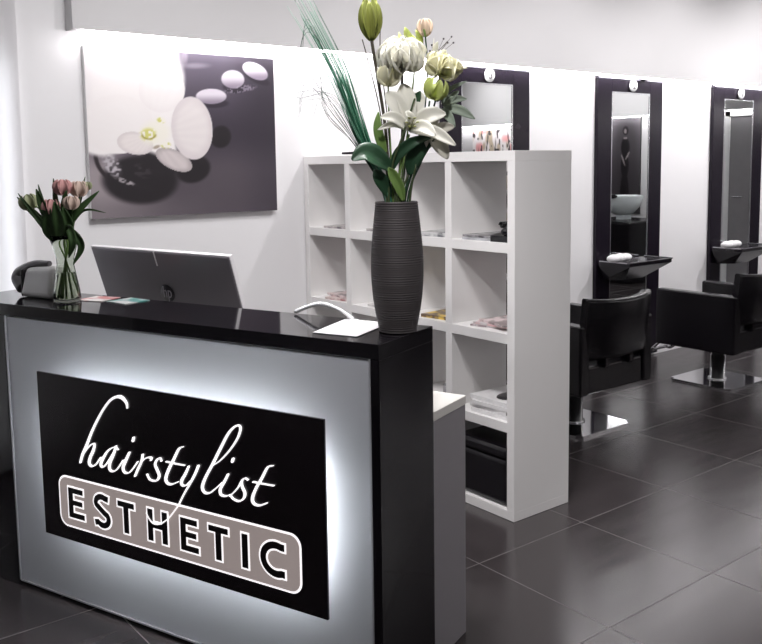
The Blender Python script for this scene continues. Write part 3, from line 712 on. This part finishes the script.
def leafblade(b, pts, W, sm=6, m=4, fold=.25, face=Vector((0, -1, 0)), p_=.8):
    Q = catmull(pts, sm); n = len(Q)-1; rows = []
    for i, q in enumerate(Q):
        u = i/n; t = (Q[min(i+1, n)]-Q[max(i-1, 0)]).normalized()
        s = t.cross(face)
        if s.length < .15: s = t.cross(Vector((.3, 0, 1)))
        s.normalize(); nn = s.cross(t)
        w = W*max(.04, math.sin(PI*min(1, u*.93+.05)))**p_
        rows.append([b.verts.new(q+s*(w/2*(-1+2*j/m))+nn*(fold*w*abs(-1+2*j/m))) for j in range(m+1)])
    for x, y in zip(rows, rows[1:]):
        for j in range(m):
            f = b.faces.new([x[j], x[j+1], y[j+1], y[j]]); f.smooth = True
def solid(o, th=.0007):
    md = o.modifiers.new('thick', 'SOLIDIFY'); md.thickness = th; md.offset = 0; return o
def petal_mat(name, col, var, scale, stretch=None, k=.4):
    m = mat(name, col, .55, var=var, scale=scale, stretch=stretch); nt = m.node_tree
    tr = nt.nodes.new('ShaderNodeBsdfTranslucent'); mx = nt.nodes.new('ShaderNodeMixShader'); mx.inputs[0].default_value = k
    src = [n for n in nt.nodes if n.type == 'MIX'][0].outputs[2]
    nt.links.new(src, tr.inputs[0]); nt.links.new(nt.nodes['Principled BSDF'].outputs[0], mx.inputs[1]); nt.links.new(tr.outputs[0], mx.inputs[2])
    nt.links.new(mx.outputs[0], nt.nodes['Material Output'].inputs[0]); return m
WH = petal_mat('white_petal', (.88, .87, .80), .05, 30)
CR = petal_mat('cream_petal', (.82, .80, .62), .12, 30)
YG = petal_mat('lime_petal', (.62, .68, .26), .3, 25)
GB = petal_mat('green_bud', (.30, .33, .07), .6, 40, (1, 1, .15), .25)
DG = mat('dark_leaf', (.022, .060, .030), .38, var=.4, scale=20)
MG = mat('fresh_leaf', (.16, .26, .07), .45, var=.4, scale=20)
SGE = mat('sage_leaf', (.24, .29, .23), .6, var=.3, scale=20)
ST = mat('stem_green', (.06, .085, .035), .5, var=.3)
BR = mat('brown_stem', (.06, .05, .035), .6, var=.3)
def stem(b, pts, r=.0032, r2=None): tube(b, pts, r, 8, 6, r2=r2)
def mouth(x, y=0.): return Vector((x, y, .06))
def throat(x, y=0.): return Vector((x*1.0, y, .345))

# tall closed green bud
t = flower('closed_green_bud', 'tall closed yellow-green bud, topmost flower of the grey vase', 'flower')
b = B(); 
stem(b, [(-.01, .01, .06), (-.018, .01, .345), U(388, 130, .0), U(378, 60, -.01), U(375, 38, -.01)], .0042); 
stem(b, [(-.012, .012, .06), (-.022, .012, .345), U(384, 120, .0), U(371, 60, -.012), U(366, 40, -.012)], .0014)
stem(b, [(-.006, .0, .06), (-.010, .006, .345), U(390, 120, .0), U(384, 60, -.0), U(384, 22, -.0)], .0014)
obj('stem', b, BR, t)
b = B(); o = U(375, 41, -.01)
ellipsoid(b, o+Vector((0, 0, .040)), (.016, .016, .038), 14)
for ring, (n_, L_, W_, t0, t1) in enumerate(((6, .112, .024, .42, -.17), (6, .100, .026, .58, -.16))):
    for k in range(n_): petal(b, o, (-.03, 0, 1), k*2*PI/n_+ring*.5, L_, W_, t0, t1, cup=.35, m=4)
solid(obj('bud', b, GB, t))

# white peony
def rosebloom(t, o, axis, R, m, name='bloom', layers=4, seedo=0.):
    b = B()
    for ring in range(layers):
        f = (ring+1)/layers; n_ = 5+ring
        for k in range(n_):
            petal(b, Vector(o)+Vector(axis).normalized()*R*.25*(1-f), axis, k*2*PI/n_+ring*.9+seedo, R*(1.2+.85*f+.12*math.sin(k*5+ring)), R*(.8+.75*f), .45+1.0*f, -.95+.75*f, r0=R*.08*f, cup=.38, m=8, ruf=.07)
    ellipsoid(b, Vector(o)+Vector(axis).normalized()*R*.6, (R*.4, R*.4, R*.55), 12)
    return solid(obj(name, b, m, t))
t = flower('white_peony', 'round full white bloom right of the tall green bud in the grey vase', 'flower')
b = B(); stem(b, [(.002, .0, .06), (.004, .0, .345), U(405, 130, .01), U(405, 66, .0)], .0034); obj('stem', b, BR, t)
rosebloom(t, U(405, 66, 0), (-.1, -.55, 1), .040, WH, layers=5)
# half opened cream bloom below left
t = flower('cream_bloom', 'small half-open cream bloom below and left of the round white one', 'flower')
b = B(); stem(b, [(-.004, -.01, .06), (-.008, -.01, .345), U(392, 130, -.01), U(391, 86, -.02)], .0022); obj('stem', b, MG, t)
b = B()
for k in range(6): petal(b, U(391, 86, -.02), (.1, -.1, 1), k*PI/3, .056, .036, .95, -.1, cup=.35)
solid(obj('bloom', b, CR, t))
# yellow green pointed bloom behind
t = flower('lime_bloom', 'pointed lime-yellow petals rising behind the round white bloom', 'flower')
b = B(); stem(b, [(.006, .014, .06), (.010, .014, .345), U(412, 120, .03), U(420, 55, .03)], .0024); obj('stem', b, MG, t)
b = B()
for k in range(6): petal(b, U(421, 56, .03), (-.35, .0, 1), k*PI/3+.3, .085 if k % 2 else .070, .026, .55, .15, cup=.3)
solid(obj('bloom', b, YG, t))
# small pink bud
t = flower('pink_rosebud', 'small closed pale pink rosebud at the top right of the bouquet', 'flower')
b = B(); stem(b, [(.012, .01, .06), (.018, .01, .345), U(425, 130, .02), U(431, 70, .02), U(429, 36, .01)], .0018); obj('stem', b, DG, t)
b = B(); ellipsoid(b, U(429, 28, .01), (.010, .010, .017), 14)
for k in range(4): petal(b, U(429, 36, .01), (-.05, 0, 1), k*PI/2, .046, .024, .75, -.35, cup=.4)
solid(obj('bud', b, mat('blush_petal', (.62, .48, .36), .5, var=.15), t))
b = B()
for k in range(5): petal(b, U(429, 37, .01), (0, 0, 1), k*2*PI/5, .022, .008, .9, .3, cup=.2)
solid(obj('sepal', b, MG, t))
# yellow cream lily right
def lily(t, o, axis, L, W, m, n_=6, t0=.35, t1=1.6, az=0., name='bloom', cup=.28):
    b = B()
    for k in range(n_): petal(b, Vector(o), axis, az+k*2*PI/n_, L*(1 if k % 2 else .92), W*(1 if k % 2 else .8), t0, t1, cup=cup, ruf=.035, n=12)
    return solid(obj(name, b, m, t))
t = flower('cream_lily', 'pale yellow-cream open bloom at the upper right of the bouquet', 'flower')
b = B(); stem(b, [(.014, -.0, .06), (.022, -.0, .345), U(428, 140, .0), U(441, 90, .0), U(444, 72, 0)], .0026); obj('stem', b, DG, t)
rosebloom(t, U(444, 74, 0), (.35, -.5, 1), .030, CR, layers=3)
b = B()
for az, L_ in ((0, .07), (1.1, .06), (2.4, .055), (3.6, .05), (5.0, .066)): petal(b, U(444, 72, 0), (.25, -.3, 1), az+PI, L_, .030, .7, 1.6, cup=.25)
solid(obj('outer_petals', b, CR, t))
# green bud right
t = flower('lime_green_bud', 'plump lime-green bud below the pale yellow bloom in the bouquet', 'flower')
b = B(); stem(b, [(.010, -.012, .06), (.018, -.012, .345), U(424, 150, -.02), U(432, 102, -.03)], .0024); obj('stem', b, DG, t)
b = B(); ellipsoid(b, U(437, 92, -.03), (.020, .018, .017), 14)
for k in range(7): petal(b, U(435, 100, -.03), (.3, -.2, 1), k*2*PI/7, .060, .026, 1.15, -.35, cup=.4)
solid(obj('bud', b, YG, t))
# big white lily
t = flower('white_lily', 'large open white lily with pointed petals in the middle of the bouquet', 'flower')
b = B(); stem(b, [(.0, -.02, .06), (.004, -.02, .345), U(403, 165, -.03), U(411, 135, -.035)], .0036); obj('stem', b, MG, t)
o = U(412, 131, -.035); b = B()
for px, py, d, W_ in ((383, 118, -.05, .030), (389, 93, -.02, .050), (406, 84, .0, .050), (424, 92, .01, .044), (380, 130, -.03, .018), (447, 116, -.06, .044), (456, 147, -.075, .034), (408, 118, -.09, .030), (436, 138, -.10, .036)):
    q = U(px, py, d); v_ = q-o; mid_ = o+v_*.5+Vector((0, -.008, .014)); leafblade(b, [o, mid_, q], W_, sm=7, m=6, fold=.22, face=Vector((0, -1, .25)), p_=.7)
solid(obj('petals', b, WH, t))
b = B()
for k in range(6):
    a = k*PI/3; q = o+Vector((.014*math.cos(a)+.004, -.05, .018+.012*math.sin(a))); tube(b, [o, (o+q)/2+Vector((0, 0, .003)), q], .0008, 5, 3); ellipsoid(b, q, (.0045, .002, .002), 8)
obj('stamens', b, mat('stamen_green', (.32, .33, .10), .6), t)
# drooping cream petal flower lower right
t = flower('drooping_lily', 'smaller drooping greyish-white lily at the lower right of the bouquet', 'flower')
b = B(); stem(b, [(.016, -.016, .06), (.028, -.016, .345), U(424, 160, -.02), U(430, 132, -.03)], .0028); obj('stem', b, DG, t)
b = B(); o = U(432, 133, -.03)
for px, py, d, W_ in ((449, 160, -.05, .040), (456, 128, -.03, .028), (440, 112, -.02, .026), (430, 150, -.04, .028)):
    q = U(px, py, d); leafblade(b, [o, (o+q)/2+Vector((0, -.01, .004)), q], W_, sm=7, m=6, fold=.2, p_=.7)
solid(obj('petals', b, mat('grey_cream_petal', (.52, .50, .43), .6, var=.1), t))
# sage sprig
t = flower('sage_sprig', 'grey-green leafy sprig reaching to the right of the bouquet', 'foliage')
b = B(); stem(b, [(.02, .01, .06), (.030, .01, .345), U(430, 150, .02), U(450, 105, .02), U(472, 112, .02)], .0018); obj('stem', b, SGE, t)
for a, c, w_ in (((448, 108), (478, 120), .026), ((446, 106), (470, 100), .020), ((444, 110), (458, 128), .024), ((446, 104), (452, 84), .022), ((440, 102), (470, 82), .012), ((450, 108), (462, 92), .018)):
    b = B(); q0, q1 = U(*a, .02), U(*c, .0); leafblade(b, [q0, (q0+q1)/2+Vector((0, 0, .008)), q1], w_); solid(obj('leaf', b, SGE, t))
# berry twig
t = flower('berry_twig', 'fine twig with tiny dark berries beside the pink rosebud', 'foliage')
b = B(); stem(b, [(.008, .02, .06), (.014, .02, .345), U(426, 120, .04), U(436, 62, .04), U(452, 40, .04)], .0009)
for px, py in ((456, 36), (452, 42), (448, 38), (444, 50), (440, 48), (436, 44), (434, 50), (458, 42)): stem(b, [U(438, 58, .04), U(px, py, .035)], .0005)
obj('twig', b, BR, t)
b = B()
for px, py in ((456, 36), (452, 42), (448, 38), (444, 50), (440, 48), (436, 44), (434, 50), (458, 42)): ellipsoid(b, U(px, py, .035), (.0026, .0026, .0026), 8)
obj('berries', b, mat('berry_dark', (.03, .02, .025), .4), t)
b = B()
for k in range(6): petal(b, U(436, 56, .045), (.7, -.1, .7), k*PI/3, .05, .018, .3, .9, cup=.2)
solid(obj('blossom', b, WH, t))
# big leaves
def leafthing(label, st_pts, blade, W_, m, face=Vector((0, -1, 0)), fold=.22):
    t = flower('broad_leaf', label, 'leaf', 'broad leaves in the grey vase')
    b = B(); stem(b, st_pts, .0026); obj('stem', b, ST, t)
    b = B(); leafblade(b, blade, W_, sm=8, m=6, fold=fold, face=face); solid(obj('blade', b, m, t))
leafthing('dark green leaf, the large one pointing left above the vase rim', [(-.014, -.02, .06), (-.020, -.02, .345), U(392, 168, -.02)], [U(395, 172, -.02), U(380, 160, -.04), U(367, 154, -.05), U(354, 160, -.06)], .060, DG, Vector((.2, -1, .6)))
leafthing('long dark green leaf arching right from the middle of the stems', [(-.004, -.024, .06), (-.004, -.024, .345), U(394, 172, -.03)], [U(393, 172, -.03), U(400, 155, -.04), U(415, 143, -.05), U(434, 138, -.055)], .030, DG)
leafthing('dark green leaf tucked under the large white lily', [(.010, -.02, .06), (.014, -.02, .345), U(410, 175, -.02)], [U(411, 176, -.02), U(416, 158, -.03), U(428, 140, -.04), U(441, 133, -.05)], .046, DG)
leafthing('dark green leaf low at the left of the stems, just above the vase rim', [(-.018, -.012, .06), (-.026, -.012, .345), U(390, 198, -.01)], [U(391, 199, -.01), U(386, 186, -.02), U(380, 176, -.03), U(376, 170, -.03)], .036, DG)
leafthing('light green folded leaf low in the middle, just above the vase rim', [(.0, -.03, .06), (.004, -.03, .345), U(402, 200, -.03)], [U(405, 202, -.03), U(401, 188, -.035), U(394, 174, -.04), U(390, 168, -.045)], .028, MG, fold=.4)
leafthing('upright light green leaf behind the stems left of the white lily', [(-.008, .02, .06), (-.012, .02, .345), U(388, 160, .01)], [U(389, 165, .01), U(384, 145, .0), U(380, 128, -.01), U(381, 112, -.01)], .026, MG)
leafthing('small dark green leaf between the round bloom and the lime bud', [(.006, .0, .06), (.006, .0, .345), U(404, 150, .0), U(412, 115, -.0)], [U(412, 118, 0), U(416, 105, -.01), U(423, 92, -.02)], .030, DG)
# dark stems crossing
t = flower('bare_stem', 'thin bare dark stems crossing in front of the leaves above the vase rim', 'stem')
b = B()
for p_ in ([(.004, -.03, .06), (.0, -.03, .345), U(394, 168, -.04), U(404, 138, -.05), U(417, 100, -.04)], [(.02, -.02, .06), (.034, -.02, .345), U(418, 165, -.03)], [(.022, 0, .06), (.036, 0, .345), U(420, 160, 0)], [(.012, 0, .06), (.016, 0, .345), U(409, 150, .0)]):
    stem(b, p_, .0024)
obj('stems', b, ST, t)
# long grass
t = flower('ornamental_grass', 'long thin green grass blades arching up left out of the grey vase', 'grass')
t['kind'] = 'stuff'
del t['category']; t['category'] = 'grass'
GR = [mat('grass_teal', (.03, .16, .09), .45, var=.4), mat('grass_dark', (.02, .06, .035), .5, var=.4), mat('grass_pale', (.14, .33, .22), .45, var=.3)]
rg = random.Random(3)
bs = [B() for _ in GR]
for i in range(110):
    f = rg.random(); sp = rg.gauss(0, 1)
    bx = -.024+.016*rg.random(); dd = rg.uniform(-.03, .03)
    L_ = rg.uniform(.55, 1.0)
    x1 = 364+sp*3.8; x2 = 343+sp*6; x3 = 316+sp*8
    pts = [(bx, dd*.3, .06), (bx-.004, dd*.4, .345), U(x1, 135+sp*1, dd)]
    if L_ > .65: pts.append(U(x2, 80-12*f, dd*1.4))
    else: pts.append(U(x1-8, 110, dd*1.2))
    if L_ > .85: pts.append(U(x3-10*f, 25-30*f, dd*2))
    w = rg.uniform(.0014, .0032)
    tube(bs[rg.choice((0, 0, 0, 1, 2, 2))], pts, w, 4, 5, r2=.0003)
for i in range(16):   # stray arching blades to the left
    a = rg.random(); x2 = 318+22*a; 
    pts = [(-.026, 0, .06), (-.030, 0, .345), U(362-6*a, 145, -.01), U(338-10*a, 95+20*a, -.03), U(x2-14, 50+50*rg.random(), -.05), U(x2-20, 80+60*rg.random(), -.06)]
    tube(bs[1], pts[:5] if i % 2 else pts, .0009, 4, 5, r2=.0003)
for i in range(4):
    pts = [(-.026, 0, .06), (-.030, 0, .345), U(358, 135, .01), U(335, 70, .02), U(312, 18+4*i, .02), U(306-i*2, 45+6*i, .02), U(305-i, 80+10*i, .02)]
    tube(bs[1], pts, .0009, 4, 6, r2=.0004)
gn = bs[0]
for k, (bb, m_) in enumerate(zip(bs, GR)):
    o_ = obj('grass_blades', bb, m_, t, recalc=False); o_['kind'] = 'stuff'

# ------------------------------------------------------------------ tulips in a glass vase
TB = dloc(-1.325, .135, ZC)
TR = VR
t = thing('glass_vase', 'clear waisted glass vase with tulips at the left of the counter', 'vase', TB)
gl = mat('clear_glass', (.80, .84, .78), .05, var=0, trans=1., ior=1.22)
b = B(); lathe(b, [(0, .0005), (.042, .0005), (.046, .004), (.043, .04), (.034, .09), (.028, .125), (.030, .15), (.040, .19), (.052, .225), (.0505, .2255), (.0385, .19), (.0285, .15), (.0262, .125), (.032, .09), (.041, .04), (.043, .010), (0, .009)], 48)
obj('glass_body', b, gl, t)
b = B(); lathe(b, [(0, .0095), (.0425, .0105), (.0405, .04), (.0317, .09), (.0300, .098), (0, .098)], 40); obj('water', b, mat('vase_water', (.78, .82, .74), .0, var=0, trans=1., ior=1.33), t)
def Ut(px, py, d=0.): return Vector(((px-64)/292, d, (300-py)/293))
PK = mat('pink_tulip', (.50, .27, .26), .45, var=.3, scale=30); PW = mat('pale_tulip', (.52, .40, .34), .45, var=.2, scale=30); GT = mat('green_tulip', (.25, .27, .16), .5, var=.4, scale=30)
TL = mat('tulip_leaf', (.028, .058, .018), .4, var=.4, scale=15); TS = mat('tulip_stem', (.12, .19, .06), .45, var=.2)
rt = random.Random(5)
def tulip(px, py, d, m, label, leaves, ax=(0, 0, 1), R=1.):
    t = thing('tulip', label, 'flower', TB, TR, 'tulips in the glass vase')
    bx = (64-px)/292*.35; by = rt.uniform(-.012, .012)
    b = B(); tube(b, [(bx*.9, by, .014), (bx*.2, by*.5, .12), (-bx*.4, by, .18), Ut(px*.7+64*.3, py*.5+235*.5-8, d*.5), Ut(px, py+8, d)], .0028, 8, 6); obj('stem', b, TS, t)
    b = B(); o = Ut(px, py+9, d)
    for ring in range(2):
        for k in range(3): petal(b, o, ax, k*2*PI/3+ring*PI/3, .056*R, .030*R, .95, -.32, cup=.4, m=6)
    solid(obj('bloom', b, m, t))
    for pts, w in leaves:
        b = B(); leafblade(b, [Vector(p) if len(p) == 3 and not isinstance(p[0], int) else Ut(*p) for p in pts], w, sm=8, m=4, fold=.25); solid(obj('leaf', b, TL, t))
tulip(67, 185, -.02, PK, 'pink tulip standing highest in the glass vase', [([(64, 225, -.01), (61, 205, -.02), (60, 178, -.03)], .020), ([(62, 238, -.04), (66, 222, -.05), (63, 200, -.06)], .044), ([(58, 240, -.03), (54, 225, -.04), (57, 206, -.05)], .040), ([(70, 238, -.03), (74, 224, -.04), (70, 206, -.05)], .038), ([(68, 228, -.02), (70, 205, -.03), (73, 190, -.04)], .026)])
tulip(80, 187, .01, PW, 'pale pink tulip, rightmost in the glass vase', [([(66, 230, .0), (78, 212, .0), (100, 191, .01)], .024), ([(70, 225, .02), (84, 210, .02), (104, 213, .03)], .008)])
tulip(76, 199, -.03, PW, 'pale tulip just below the highest pink one', [([(67, 225, -.03), (80, 232, -.05), (86, 245, -.05), (77, 262, -.05)], .026)], R=.85)
tulip(56, 204, -.03, PK, 'pink tulip hanging lower, left of the highest one', [([(62, 235, -.03), (52, 210, -.04), (45, 188, -.05)], .032), ([(60, 235, -.0), (56, 215, -.0), (58, 192, .01)], .024)])
tulip(33, 199, .0, GT, 'greenish tulip, leftmost in the glass vase', [([(58, 240, .0), (42, 218, .0), (20, 196, .0)], .026), ([(58, 235, .02), (46, 212, .02), (38, 184, .03)], .018), ([(60, 240, -.03), (48, 222, -.04), (26, 192, -.04)], .020)], ax=(-.3, 0, 1))
tulip(86, 181, .03, GT, 'slim greenish tulip bud behind the pale pink ones', [([(66, 228, .03), (76, 205, .04), (83, 177, .05)], .014), ([(64, 240, .01), (70, 222, -.01), (75, 206, -.02)], .034), ([(66, 232, -.04), (76, 226, -.06), (80, 240, -.07), (74, 255, -.06)], .028)], R=.55)

# ------------------------------------------------------------------ unseen lamps at ceiling height, several added to brighten parts
def spot(x, y, e, ang=95, blend=.6, tgt=None, size=.05, col=(1, .975, .985), z=H_C-.03):
    l = bpy.data.lights.new('unseen_spot', 'SPOT'); l.energy = e; l.spot_size = math.radians(ang); l.spot_blend = blend; l.shadow_soft_size = size; l.color = col
    o = bpy.data.objects.new('unseen_spot', l); C.objects.link(o); o.location = (x, y, z)
    d = Vector(tgt if tgt else (x, y, 0))-Vector((x, y, z)); o.rotation_euler = d.to_track_quat('-Z', 'Y').to_euler(); return o
def unseen_area(x, y, w, h, e):
    l = bpy.data.lights.new('unseen_area_light', 'AREA'); l.shape = 'RECTANGLE'; l.size = w; l.size_y = h; l.energy = e; l.color = (1, .98, .99)
    o = bpy.data.objects.new('unseen_area_light', l); C.objects.link(o); o.location = (x, y, H_C-.02)
for x, y in ((.5, -2.2), (3.5, -2.2), (-2.8, -3.4), (5.8, -2.2), (1.5, -4.6)): unseen_area(x, y, .6, .6, 9)  # unseen area lights without fixtures, for general fill
unseen_area(-1.1, .35, .4, .4, 4); unseen_area(-1.1, -.5, .4, .4, 27); spot(1.05, -.75, 44, 50, .5, size=.03); spot(5.9, -1.6, 60, 100, 1., tgt=(7.1, -1.6, 2.3)); spot(5.9, -4., 60, 100, 1., tgt=(7.1, -4., 2.3)); spot(-1.95, -1.49, 62, 42, .8, tgt=(-1.0, -.45, 1.45))  # spots on floor, far soffit and bouquet are added to brighten them
for x, e in ((-.5, 15), (.7, 36), (1.9, 50), (3.1, 60), (4.3, 74)): spot(x, .15, e, 100, 1., tgt=(x, 1.435, 1.75))
w = bpy.data.worlds.new('daylight'); sc.world = w; w.use_nodes = True
w.node_tree.nodes['Background'].inputs[0].default_value = (.92, .95, 1., 1); w.node_tree.nodes['Background'].inputs[1].default_value = 2.5

# ------------------------------------------------------------------ camera
cam = bpy.data.cameras.new('camera'); co = bpy.data.objects.new('camera', cam); C.objects.link(co)
f, cyp, yaw, pit, rol = CAMP[:5]
cam.sensor_fit = 'HORIZONTAL'; cam.sensor_width = 36; cam.lens = f/762*36; cam.shift_y = (cyp-322)/762; cam.clip_start = .05
fw = Vector((math.cos(yaw)*math.cos(pit), math.sin(yaw)*math.cos(pit), -math.sin(pit)))
r_ = Vector((math.sin(yaw), -math.cos(yaw), 0)); u_ = r_.cross(fw)
r2 = r_*math.cos(rol)+u_*math.sin(rol); u2 = -r_*math.sin(rol)+u_*math.cos(rol)
M = Matrix((r2, u2, -fw)).transposed().to_4x4(); M.translation = Vector(CAMP[5:8]); co.matrix_world = M
sc.camera = co
sc.view_settings.view_transform = 'Standard'; sc.view_settings.look = 'None'; sc.view_settings.gamma = 1; sc.view_settings.use_curve_mapping = False
sc.view_settings.exposure = 0.68
